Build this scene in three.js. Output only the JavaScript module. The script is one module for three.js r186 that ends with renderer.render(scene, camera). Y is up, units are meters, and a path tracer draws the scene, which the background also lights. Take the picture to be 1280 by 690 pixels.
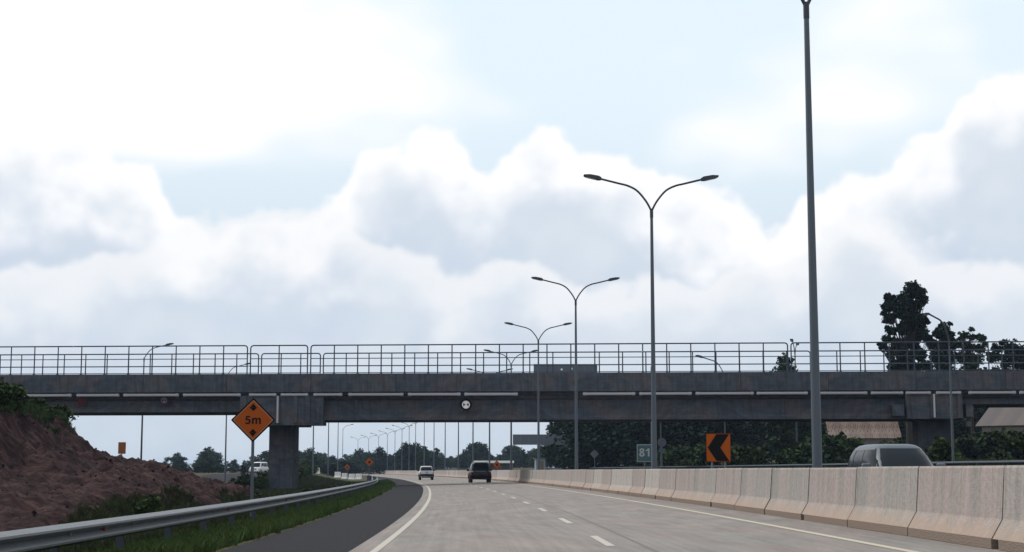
import * as THREE from 'three';
import { mergeGeometries } from 'three/addons/utils/BufferGeometryUtils.js';
import { RoundedBoxGeometry } from 'three/addons/geometries/RoundedBoxGeometry.js';
import { TextGeometry } from 'three/addons/geometries/TextGeometry.js';
import { FontLoader } from 'three/addons/loaders/FontLoader.js';
import { createNoise3D } from 'simplex-noise';

// ------------------------------------------------------------------ camera, sky, sun, exposure
const F = 1940, EYE = 1.15, PITCH = Math.atan(243.5 / F), CP = Math.cos(PITCH), SP = Math.sin(PITCH);
const scene = new THREE.Scene();
const camera = new THREE.PerspectiveCamera(2 * Math.atan(345 / F) * 180 / Math.PI, 1280 / 690, 0.1, 9000);
camera.position.set(0, EYE, 0);
camera.rotation.set(PITCH, 0, 0);
scene.add(camera);
const renderer = new THREE.WebGLRenderer({ antialias: true });
renderer.toneMapping = THREE.LinearToneMapping;
renderer.toneMappingExposure = 1.0;
renderer.shadowMap.enabled = true;

function mulberry(a) { return () => { a |= 0; a = a + 0x6D2B79F5 | 0; let t = Math.imul(a ^ a >>> 15, 1 | a); t = t + Math.imul(t ^ t >>> 7, 61 | t) ^ t; return ((t ^ t >>> 14) >>> 0) / 4294967296; }; }
const n3 = createNoise3D(mulberry(71));
const clamp = (x, a = 0, b = 1) => Math.min(b, Math.max(a, x));
const sst = (a, b, x) => { const t = clamp((x - a) / (b - a)); return t * t * (3 - 2 * t); };
const lerp = (a, b, t) => a + (b - a) * t;
const fbm = (x, y, z, o = 4) => { let s = 0, a = 0.5, f = 1; for (let i = 0; i < o; i++) { s += a * n3(x * f, y * f, z * f); a *= 0.5; f *= 2.03; } return s; };
function pw(pts, x) {                                   // smooth curve through control points
  const n = pts.length;
  if (x <= pts[0][0]) { const [a, b] = pts; return a[1] + (x - a[0]) * (b[1] - a[1]) / (b[0] - a[0]); }
  if (x >= pts[n - 1][0]) { const a = pts[n - 2], b = pts[n - 1]; return b[1] + (x - b[0]) * (b[1] - a[1]) / (b[0] - a[0]); }
  let i = 0; while (x > pts[i + 1][0]) i++;
  const p1 = pts[i], p2 = pts[i + 1], p0 = pts[Math.max(0, i - 1)], p3 = pts[Math.min(n - 1, i + 2)];
  const h = p2[0] - p1[0], t = (x - p1[0]) / h;
  const m1 = (p2[1] - p0[1]) / (p2[0] - p0[0]) * h, m2 = (p3[1] - p1[1]) / (p3[0] - p1[0]) * h;
  const t2 = t * t, t3 = t2 * t;
  return (2 * t3 - 3 * t2 + 1) * p1[1] + (t3 - 2 * t2 + t) * m1 + (-2 * t3 + 3 * t2) * p2[1] + (t3 - t2) * m2;
}

{ // sky: air and cumulus banks as a float equirectangular texture
  const W = 3072, H = 1536, data = new Float32Array(W * H * 4);
  // tops of the cloud banks, in pixels-per-angle units (1950 per radian, 640 = straight ahead; height 588 = horizon)
  const top1 = [[-60, 200], [0, 182], [100, 186], [185, 212], [225, 270], [300, 285], [380, 275], [425, 250], [450, 190], [500, 165], [560, 175], [600, 195], [650, 168], [705, 160], [760, 192], [820, 212], [880, 232], [930, 262], [965, 284], [985, 278], [1010, 245], [1050, 225], [1100, 218], [1140, 188], [1180, 172], [1200, 132], [1280, 108], [1340, 120]];
  const top2 = [[-60, 350], [0, 348], [100, 338], [190, 305], [240, 274], [330, 264], [420, 270], [470, 300], [560, 335], [640, 318], [700, 342], [800, 352], [900, 338], [1000, 322], [1060, 280], [1130, 300], [1280, 350], [1340, 350]];
  const back = (U) => sst(-60, -400, U) + sst(1340, 1700, U);
  for (let j = 0; j < H; j++) {
    const el = ((j + 0.5) / H - 0.5) * Math.PI, ce = Math.cos(el), y = Math.sin(el), V = 588.5 - el * 1975;
    for (let i = 0; i < W; i++) {
      const th = ((i + 0.5) / W - 0.5) * 2 * Math.PI, x = ce * Math.cos(th), z = ce * Math.sin(th), o = (j * W + i) * 4;
      let r, g, b;
      if (el < 0) { r = 0.60; g = 0.66; b = 0.72; } else {
        const az = Math.atan2(x, -z), U = 640 + az * 1945, e = el * 57.3;
        // clear-ish milky air
        const h = sst(2, 15, e), thin = fbm(x * 2.6 + 3, y * 5, z * 2.6, 4);
        r = lerp(0.62, 0.80, h); g = lerp(0.71, 0.92, h); b = lerp(0.81, 1.01, h);
        const veil = sst(-0.25, 0.30, thin * 0.9 - 0.02 + 0.32 * sst(760, 250, U) * sst(-700, 0, U) * sst(260, 120, V) - 0.30 * sst(600, 800, U) * sst(1750, 1300, U)) * sst(5, 12, e);
        r = lerp(r, 1.06, veil); g = lerp(g, 1.06, veil); b = lerp(b, 1.07, veil);
        const k = 9, n1 = fbm(x * k, y * k * 1.15, z * k, 6), n2 = fbm(x * k * 2.1 + 9, y * k * 2.4, z * k * 2.1, 5);
        const out = back(U);
        const gen = n3(x * 2.2 + 5, 0.3, z * 2.2) * 75 + n3(x * 6 + 5, 2.3, z * 6) * 38;
        for (let L = 0; L < 2; L++) {
          let T = out >= 1 ? 0 : pw(L ? top2 : top1, clamp(U, -60, 1340));
          T = lerp(T, (L ? 315 : 215) + gen * (L ? 0.5 : 1), clamp(out));
          const billow = (1 - Math.abs(n1) * 2.2) * 20 + n2 * 26;
          const dep = V - (T - billow + 10);                       // how far under the top of the bank
          if (dep < -40) continue;
          const a = sst(-4, 10, dep) * (L ? 0.75 : 1);
          const lit = clamp(1 - sst(14, L ? 110 : 130, dep + n1 * 55 + n2 * 26), 0, 1);
          const m = 0.5 + 0.5 * clamp(n1 * 1.2 + n2 * 0.8, -1, 1);
          const cr = lerp(lerp(0.59, 0.72, m), L ? 0.96 : 1.05, lit), cg = lerp(lerp(0.68, 0.79, m), L ? 0.97 : 1.05, lit), cb = lerp(lerp(0.81, 0.87, m), L ? 0.99 : 1.06, lit);
          r = lerp(r, cr, a); g = lerp(g, cg, a); b = lerp(b, cb, a);
        }
        const hz = sst(5.5, 0.5, e) * 0.55;                        // hazier near the horizon
        r = lerp(r, 0.61, hz); g = lerp(g, 0.69, hz); b = lerp(b, 0.76, hz);
      }
      data[o] = r; data[o + 1] = g; data[o + 2] = b; data[o + 3] = 1;
    }
  }
  const t = new THREE.DataTexture(data, W, H, THREE.RGBAFormat, THREE.FloatType);
  t.mapping = THREE.EquirectangularReflectionMapping; t.magFilter = t.minFilter = THREE.LinearFilter; t.needsUpdate = true;
  scene.background = t; scene.environment = t;
}
const sun = new THREE.DirectionalLight(new THREE.Color(1.0, 0.95, 0.88), 2.8);
{ // the sun, veiled by cloud, ahead on the left
  const el = 46 * Math.PI / 180, az = -62 * Math.PI / 180;
  sun.position.set(Math.sin(az) * Math.cos(el) * 400, Math.sin(el) * 400, -Math.cos(az) * Math.cos(el) * 400 - 100);
  sun.target.position.set(0, 0, -100);
  sun.castShadow = true; sun.shadow.radius = 14; sun.shadow.mapSize.set(4096, 4096);
  const c = sun.shadow.camera; c.left = -220; c.right = 220; c.top = 220; c.bottom = -220; c.near = 10; c.far = 900;
  scene.add(sun, sun.target);
}
scene.fog = new THREE.FogExp2(new THREE.Color(0.55, 0.72, 0.98), 0.00012);

// ------------------------------------------------------------------ helpers
const R = mulberry(2024);
const rr = (a, b) => a + (b - a) * R();
const V3 = (x, y, z) => new THREE.Vector3(x, y, z);
function at(u, v, d) { const a = (u - 640) / F, b = (345 - v) / F, t = d / (CP - b * SP); return V3(a * t, EYE + (b * CP + SP) * t, -d); }   // a sight line of the photograph at distance d
const MED = [[-60, 7.9], [0, 7.15], [34, 6.52], [62, 5.5], [95, 3.82], [125, 1.98], [153, -0.2], [181, -2.7], [210, -5.4], [238, -8.3], [266, -11.5], [295, -14.9], [323, -18.3], [351, -21.8], [380, -25.2], [408, -28.9], [436, -32.8], [465, -37.3], [493, -42.3], [521, -48], [600, -67], [900, -160]];
const med = (d) => pw(MED, d);                          // x of the median line at distance d; s = metres to the left of it
const heading = (d) => Math.atan2(med(d + 2) - med(d - 2), 4);
const PROF = [[-60, 2.2], [-40, 1.9], [-24, 1.2], [-16, 0.82], [-13.2, 0.76], [-1.2, 0.2], [0, 0.154], [11.3, -0.095], [13.0, -0.36], [15, -0.5], [22, -0.6], [60, -0.6]];
function lin(p, x) { if (x <= p[0][0]) return p[0][1]; for (let i = 0; i < p.length - 1; i++) if (x <= p[i + 1][0]) return lerp(p[i][1], p[i + 1][1], (x - p[i][0]) / (p[i + 1][0] - p[i][0])); return p[p.length - 1][1]; }
const gy = (s, d) => lin(PROF, s) + 1.25 * sst(150, 225, d) * sst(15.5, 23, s);
const W3 = (s, d, up = 0) => V3(med(d) - s, gy(s, d) + up, -d);
const gyX = (x, d) => gy(med(d) - x, d);

const names = {};
const numbered = (n) => { const k = names[n] = (names[n] ?? -1) + 1; return k ? `${n}_${String(k).padStart(3, '0')}` : n; };
function tag(o, label, category, group, kind) { if (label) o.userData.label = label; if (category) o.userData.category = category; if (group) o.userData.group = group; if (kind) o.userData.kind = kind; return o; }
function thing(name, label, category, pos = [0, 0, 0], turn = 0, group) { const g = new THREE.Group(); g.name = numbered(name); g.position.set(...(pos.isVector3 ? pos.toArray() : pos)); g.rotation.y = turn; scene.add(g); return tag(g, label, category, group); }
function part(name, geo, mat, parent) { const m = new THREE.Mesh(geo, mat); m.name = name; m.castShadow = m.receiveShadow = true; parent.add(m); return m; }
function struct(name, geo, mat) { const m = part(numbered(name), geo, mat, scene); m.userData.kind = 'structure'; return m; }
function copy(o, label) { const c = o.clone(); c.name = numbered(o.name.replace(/_\d{3}$/, '')); scene.add(c); if (label) c.userData.label = label; return c; }
const merge = (a) => mergeGeometries(a.map((g) => { const q = g.index ? g.toNonIndexed() : g; for (const k of Object.keys(q.attributes)) if (!['position', 'normal', 'uv'].includes(k)) q.deleteAttribute(k); return q; }));
const box = (w, h, d, x = 0, y = 0, z = 0) => new THREE.BoxGeometry(w, h, d).translate(x, y, z);
const rbox = (w, h, d, x = 0, y = 0, z = 0, r = 0.02) => new RoundedBoxGeometry(w, h, d, 2, Math.min(r, w / 2.01, h / 2.01, d / 2.01)).translate(x, y, z);
function cyl(a, b, r0, r1 = r0, seg = 10) { const v = b.clone().sub(a), g = new THREE.CylinderGeometry(r1, r0, v.length(), seg); g.applyQuaternion(new THREE.Quaternion().setFromUnitVectors(V3(0, 1, 0), v.clone().normalize())); const c = a.clone().add(b).multiplyScalar(0.5); return g.translate(c.x, c.y, c.z); }
function poly(list, depth, bevel = 0) { const s = new THREE.Shape(list.map(([x, y]) => new THREE.Vector2(x, y))); return new THREE.ExtrudeGeometry(s, { depth, bevelEnabled: bevel > 0, bevelSize: bevel, bevelThickness: bevel, bevelSegments: 1 }); }
function along(list, len) { const g = poly(list, len); g.rotateY(Math.PI / 2); return g.translate(-len / 2, 0, 0); }   // profile (z, y) run along x; first coordinate ends up as -z... mirrored below
function ribbon(cols, d0, d1, step, yf, us = 1, vs = 1) {  // sheet along the road: cols = s values
  const P = [], U = [], I = []; let n = 0; const rows = [];
  for (let d = d0; ; d = Math.min(d1, d + (typeof step === 'function' ? step(d) : step))) { rows.push(d); if (d >= d1) break; }
  for (const d of rows) for (const s of cols) { P.push(med(d) - s, yf(s, d), -d); U.push(s * us, d * vs); n++; }
  const c = cols.length;
  for (let i = 0; i < rows.length - 1; i++) for (let j = 0; j < c - 1; j++) { const a = i * c + j; I.push(a, a + 1, a + c, a + 1, a + c + 1, a + c); }
  const g = new THREE.BufferGeometry();
  g.setAttribute('position', new THREE.Float32BufferAttribute(P, 3)); g.setAttribute('uv', new THREE.Float32BufferAttribute(U, 2)); g.setIndex(I); g.computeVertexNormals();
  if (g.attributes.normal.getY(0) < 0) { for (let k = 0; k < I.length; k += 3) { const t = I[k]; I[k] = I[k + 1]; I[k + 1] = t; } g.setIndex(I); g.computeVertexNormals(); }
  return g;
}
// tileable noise: noise on a torus-like loop
function tnoise(u, v, fu, fv, o = 4, seed = 0) { let s = 0, a = 0.5; for (let i = 0; i < o; i++) { const cu = Math.cos(u * 6.2832), su = Math.sin(u * 6.2832), cv = Math.cos(v * 6.2832), sv = Math.sin(v * 6.2832); s += a * n3(cu * fu * 0.159 + seed + i * 7, su * fu * 0.159 + cv * fv * 0.159 * 1.3, sv * fv * 0.159 + cv * fv * 0.05 + seed); fu *= 2; fv *= 2; a *= 0.55; } return s; }
function tex(w, h, fn, rep = [1, 1], srgb = false) {
  const d = new Uint8Array(w * h * 4);
  for (let j = 0; j < h; j++) for (let i = 0; i < w; i++) { const c = fn((i + 0.5) / w, (j + 0.5) / h, i, j), o = (j * w + i) * 4; for (let k = 0; k < 3; k++) { const q = clamp(c[k]); d[o + k] = Math.round(255 * (srgb ? (q <= 0.0031308 ? 12.92 * q : 1.055 * q ** (1 / 2.4) - 0.055) : q)); } d[o + 3] = 255; }
  const t = new THREE.DataTexture(d, w, h, THREE.RGBAFormat); t.wrapS = t.wrapT = THREE.RepeatWrapping; t.magFilter = THREE.LinearFilter; t.minFilter = THREE.LinearMipmapLinearFilter; t.generateMipmaps = true; t.repeat.set(...rep); if (srgb) t.colorSpace = THREE.SRGBColorSpace; t.needsUpdate = true; return t;
}
const std = (r, g, b, rough = 0.9, metal = 0, more = {}) => new THREE.MeshPhysicalMaterial({ color: new THREE.Color().setRGB(r, g, b), roughness: rough, metalness: metal, specularIntensity: rough > 0.5 ? 0.25 : 0.6, ...more });
const matte = (o) => new THREE.MeshPhysicalMaterial({ roughness: 1, specularIntensity: 0.15, ...o });
const grain = mulberry(5), G = () => grain() - 0.5;
const tint = (c, k) => [c[0] * k, c[1] * k, c[2] * k];
const mix3 = (a, b, t) => [lerp(a[0], b[0], t), lerp(a[1], b[1], t), lerp(a[2], b[2], t)];

// ------------------------------------------------------------------ materials
const roadTex = tex(1024, 1024, (u, v) => {            // 12 m across, 40 m along: worn broom-finished concrete
  const n = tnoise(u, v, 14, 10, 5, 3), st = tnoise(u, v, 60, 3, 3, 11), pt = tnoise(u, v, 5, 5, 3, 21);
  let c = mix3([0.188, 0.180, 0.170], [0.205, 0.176, 0.163], clamp(0.5 + pt * 1.0));
  c = tint(c, 1 + n * 0.2 + st * 0.16 + G() * 0.2);
  const stain = sst(0.28, 0.42, tnoise(u, v, 22, 9, 4, 40)); c = mix3(c, [0.13, 0.12, 0.115], stain * 0.2);
  return c;
}, [1, 1], true);
const asphTex = tex(512, 512, (u, v) => tint([0.019, 0.0185, 0.022], 1 + tnoise(u, v, 20, 20, 4, 7) * 0.5 + G() * 0.55), [1, 1], true);
const dirtTex = tex(512, 512, (u, v) => { const n = tnoise(u, v, 18, 18, 5, 9), q = tnoise(u, v, 5, 5, 3, 33); return tint(mix3([0.019, 0.0085, 0.0092], [0.034, 0.0185, 0.018], clamp(0.4 + q * 1.5)), 1 + n * 1.1 + q * 0.5 + G() * 0.35); }, [1, 1], true);
const soilTex = tex(512, 512, (u, v) => { const q = tnoise(u, v, 9, 9, 4, 51); return tint(mix3([0.035, 0.045, 0.016], [0.075, 0.048, 0.032], sst(-0.05, 0.25, q)), 1 + tnoise(u, v, 40, 40, 3, 52) * 0.6 + G() * 0.3); }, [1, 1], true);
const barrierTex = [0, 1, 2, 3, 4].map((k) => tex(512, 256, (u, v) => {   // one unit: 4 m long, 1.1 m high; rain streaks, lime, mould
  const base = [[0.275, 0.252, 0.237], [0.252, 0.224, 0.212], [0.335, 0.318, 0.298], [0.255, 0.24, 0.225], [0.262, 0.23, 0.216]][k];
  const uw = u + 0.006 * tnoise(u, v, 8, 4, 2, 77), st = tnoise(uw, 0.3, 26, 1, 3, 60 + k), st2 = tnoise(uw, 0.6, 4, 1, 3, 80 + k), n = tnoise(u, v, 24, 9, 5, 90 + k);
  let c = mix3(base, [0.262, 0.218, 0.204], sst(0.0, 0.3, st2) * 0.6);
  c = mix3(c, [0.285, 0.268, 0.25], sst(0.05, 0.3, -st2) * 0.5);
  c = tint(c, 1 + st * 0.13 + st2 * 0.3 + n * 0.2 + G() * 0.07);
  const drip = sst(0.16, 0.30, tnoise(uw, 0.1, 60, 1.0, 2, 120 + k)) * sst(0.30, 0.95, v + tnoise(u, v, 40, 2, 2, 8) * 0.5);   // dark run-off from the coping
  c = mix3(c, [0.13, 0.115, 0.11], drip * 0.35);
  const mud = sst(0.36, 0.12, v + tnoise(u, v, 30, 6, 4, 140 + k) * 0.28);                                                   // splashed laterite along the foot
  return mix3(c, [0.30, 0.225, 0.175], mud * 0.8);
}, [1, 1], true));
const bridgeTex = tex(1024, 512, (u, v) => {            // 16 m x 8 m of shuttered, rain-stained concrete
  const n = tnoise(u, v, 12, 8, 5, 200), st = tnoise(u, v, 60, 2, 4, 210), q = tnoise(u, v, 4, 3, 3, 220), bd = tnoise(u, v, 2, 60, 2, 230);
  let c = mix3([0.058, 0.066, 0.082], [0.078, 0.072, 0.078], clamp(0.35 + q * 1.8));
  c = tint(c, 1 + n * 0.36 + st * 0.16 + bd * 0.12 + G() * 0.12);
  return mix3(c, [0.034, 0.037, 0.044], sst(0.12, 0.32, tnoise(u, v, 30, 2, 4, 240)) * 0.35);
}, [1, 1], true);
const galvTex = tex(256, 256, (u, v) => { const q = 0.15 + tnoise(u, v, 30, 30, 4, 300) * 0.08 + G() * 0.03; return [q * 0.94, q, q * 1.08]; }, [1, 1], true);
const bumpTex = tex(512, 512, (u, v) => { const q = 0.5 + tnoise(u, v, 40, 40, 4, 310) * 0.5 + G() * 0.25; return [q, q, q]; });
const M = {
  road: matte({ map: roadTex, roughness: 0.82, bumpMap: bumpTex, bumpScale: 0.004 }),
  asphalt: matte({ map: asphTex, roughness: 0.92, bumpMap: bumpTex, bumpScale: 0.006 }),
  dirt: matte({ map: dirtTex, roughness: 1, bumpMap: bumpTex, bumpScale: 0.03 }),
  soil: matte({ map: soilTex, roughness: 1 }),
  barrier: barrierTex.map((t) => matte({ map: t, roughness: 0.9, bumpMap: bumpTex, bumpScale: 0.004 })),
  barrierBase: matte({ color: new THREE.Color().setRGB(0.185, 0.145, 0.12), roughness: 1, bumpMap: bumpTex, bumpScale: 0.01 }),
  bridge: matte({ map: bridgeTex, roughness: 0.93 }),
  galv: matte({ map: galvTex, roughness: 0.5, metalness: 0.35, specularIntensity: 0.5 }),
  galvOld: std(0.045, 0.055, 0.07, 0.7, 0.1),
  pole: std(0.07, 0.086, 0.106, 0.5, 0.25),
  poleDark: std(0.04, 0.046, 0.055, 0.5, 0.3),
  rail: std(0.045, 0.055, 0.075, 0.55, 0.3),
  white: std(0.74, 0.73, 0.70, 0.7), pvc: std(0.40, 0.39, 0.42, 0.6), yellowPaint: std(0.40, 0.365, 0.29, 0.75), linePaint: std(0.37, 0.35, 0.305, 0.75),
  black: std(0.006, 0.006, 0.007, 0.9), orange: std(0.30, 0.062, 0.006, 0.55), orangeEdge: std(0.36, 0.15, 0.07, 0.5), red: std(0.16, 0.018, 0.018, 0.6), darkRed: std(0.06, 0.012, 0.014, 0.7), signBack: std(0.085, 0.10, 0.125, 0.5, 0.3),
  teal: std(0.03, 0.075, 0.085, 0.5), lens: std(0.6, 0.62, 0.62, 0.2), rubber: std(0.015, 0.015, 0.016, 0.85), rim: std(0.30, 0.31, 0.33, 0.35, 0.7),
  glass: new THREE.MeshPhysicalMaterial({ color: new THREE.Color().setRGB(0.010, 0.014, 0.02), roughness: 0.15, metalness: 0, specularIntensity: 0.2 }),
  bark: std(0.035, 0.03, 0.026, 1), wood: std(0.14, 0.115, 0.10, 0.9), wall: std(0.15, 0.135, 0.125, 0.95),
};
const leafMat = matte({ vertexColors: true, roughness: 0.9 });

// ------------------------------------------------------------------ the setting: ground, roads, markings
{
  const cols = [-1800, -700, -300, -150, -90, -60, -40, -30, -24, -20, -16, -13.25, -13.15, -6, 0, 6, 11.25, 11.4, 13, 15, 17, 19, 21, 23, 30, 45, 70, 100, 160, 300, 700, 1600];
  struct('ground', ribbon(cols, -60, 4200, (d) => (d < 320 ? 8 : d < 1000 ? 40 : 320), (s, d) => gy(s, d) - (s > -13.2 && s < 11.3 ? 0.07 : 0), 0.16, 0.16), M.soil);
  const yr = (up) => (s, d) => gy(s, d) + up;
  const road = struct('road', ribbon([0, 1.7, 5.3, 8.85, 9.2], -30, 640, 4, yr(0), 1 / 12, 1 / 40), M.road);
  const opp = struct('opposite_road', ribbon([-13.2, -8, -4, -1.2], -30, 640, 4, yr(0), 1 / 12, 1 / 40), M.road);
  struct('median_strip', ribbon([-1.2, 0], -30, 640, 4, (s, d) => gy(s, d) + 0.004, 0.3, 0.3), M.soil);
  struct('hard_shoulder', ribbon([9.2, 10.3, 11.35], -30, 640, 4, yr(-0.012), 0.4, 0.4), M.asphalt);
  struct('slip_road', ribbon([27, 31, 36], 175, 520, 8, yr(0.02), 0.4, 0.4), M.asphalt);
  part('edge_line', ribbon([8.75, 8.87], -10, 640, 4, yr(0.005)), M.linePaint, road);
  part('edge_line', ribbon([1.62, 1.76], -10, 640, 4, yr(0.005)), M.yellowPaint, road);
  for (let d = 3.4; d < 260; d += 10) part('lane_dash', ribbon([5.23, 5.36], d, d + 3.6, 1.2, yr(0.005)), M.linePaint, road);
  part('joint_seal', ribbon([4.79, 4.84], 0, 400, 4, yr(0.003)), std(0.145, 0.136, 0.128, 0.9), road);
  part('edge_line', ribbon([-2.5, -2.35], -10, 640, 4, yr(0.005)), M.linePaint, opp);
  part('edge_line', ribbon([-10.4, -10.25], -10, 640, 4, yr(0.005)), M.linePaint, opp);
  for (let d = 6; d < 260; d += 10) part('lane_dash', ribbon([-6.4, -6.27], d, d + 3.6, 1.2, yr(0.005)), M.linePaint, opp);
}
// the heap of red earth beside the road
const MX = [[-80, 4.6], [-40, 4.6], [-26, 4.2], [-22.5, 3.9], [-20.9, 3.4], [-19.9, 2.5], [-18.9, 1.8], [-17.2, 1.4], [-15.2, 0.95], [-13.6, 0.45], [-12.2, 0.05], [-11, -0.7], [0, -3]];
function mound(x, d) {
  const env = sst(30, 56, d + fbm(x * 0.05, 3, d * 0.05, 2) * 8) * sst(118, 86, d);
  const p = pw(MX, x * (72 / d) ** (d < 72 ? 0.4 : 1));
  return lerp(-1.4, p, env) + (fbm(x * 0.35, 1, d * 0.35, 4) * 0.55 + fbm(x * 1.6, 4, d * 1.6, 3) * 0.32) * env;
}
{
  const P = [], U = [], I = [], nx = 210, nd = 190, x0 = -66, x1 = -9.5, d0 = 29, d1 = 121;
  for (let j = 0; j <= nd; j++) for (let i = 0; i <= nx; i++) { const x = lerp(x0, x1, (i / nx) ** 0.6), d = lerp(d0, d1, j / nd); P.push(x, mound(x, d), -d); U.push(x * 0.22, d * 0.22); }
  for (let j = 0; j < nd; j++) for (let i = 0; i < nx; i++) { const a = j * (nx + 1) + i; I.push(a, a + 1, a + nx + 1, a + 1, a + nx + 2, a + nx + 1); }
  const g = new THREE.BufferGeometry(); g.setAttribute('position', new THREE.Float32BufferAttribute(P, 3)); g.setAttribute('uv', new THREE.Float32BufferAttribute(U, 2)); g.setIndex(I); g.computeVertexNormals();
  struct('dirt_mound', g, M.dirt);
  const clod = new THREE.IcosahedronGeometry(1, 1); { const p = clod.attributes.position; for (let i = 0; i < p.count; i++) { const k = 1 + 0.3 * n3(p.getX(i) * 1.3, p.getY(i) * 1.3, p.getZ(i) * 1.3); p.setXYZ(i, p.getX(i) * k, p.getY(i) * k * 0.75, p.getZ(i) * k); } clod.computeVertexNormals(); }
  const N = 4200, im = new THREE.InstancedMesh(clod, M.dirt, N), m = new THREE.Matrix4(), q = new THREE.Quaternion(), e = new THREE.Euler(); let k = 0;
  while (k < N) { const x = rr(-40, -11), d = rr(34, 100), y = mound(x, d); if (y < -0.3) continue; const s = 0.02 + 0.045 * R() ** 3; e.set(R() * 6, R() * 6, R() * 6); m.compose(V3(x, y + s * 0.2, -d), q.setFromEuler(e), V3(s, s, s)); im.setMatrixAt(k++, m); }
  im.name = 'earth_clods'; im.castShadow = im.receiveShadow = true; scene.add(im); tag(im, 'clods of red earth scattered over the dirt heap', 'earth', null, 'stuff');
}
const groundAt = (x, d) => Math.max(gyX(x, d), x < -10 && d > 29 && d < 121 && x > -66 ? mound(x, d) : -99);

// ------------------------------------------------------------------ bridge
const BR = { d: 130, th: 0.063 };
const bx = (u) => { const k = (u - 640) / 1950; return 130 * k / (1 + BR.th * k); };      // place along the bridge
const bridge = thing('overpass_bridge', 'grey concrete overpass with tall pipe railings crossing above the motorway', 'bridge', [0, 0, -BR.d], -BR.th);
const xL = bx(349), xR = bx(1166), B0 = -66, B1 = 78, BW = 9.3;
function uvBox(g, s = 1 / 16, t = 1 / 8, off = 0) { const p = g.attributes.position, n = g.attributes.normal, uv = []; for (let i = 0; i < p.count; i++) { const ax = Math.abs(n.getX(i)), ay = Math.abs(n.getY(i)), az = Math.abs(n.getZ(i)); if (az >= ax && az >= ay) uv.push(p.getX(i) * s + off, p.getY(i) * t); else if (ay >= ax) uv.push(p.getX(i) * s + off, p.getZ(i) * t); else uv.push(p.getZ(i) * s + off, p.getY(i) * t); } g.setAttribute('uv', new THREE.Float32BufferAttribute(uv, 2)); return g; }
const cbox = (x0, x1, y0, y1, z0, z1, r = 0.02, off = 0) => uvBox(rbox(x1 - x0, y1 - y0, z1 - z0, (x0 + x1) / 2, (y0 + y1) / 2, (z0 + z1) / 2, r), 1 / 16, 1 / 8, off);
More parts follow.
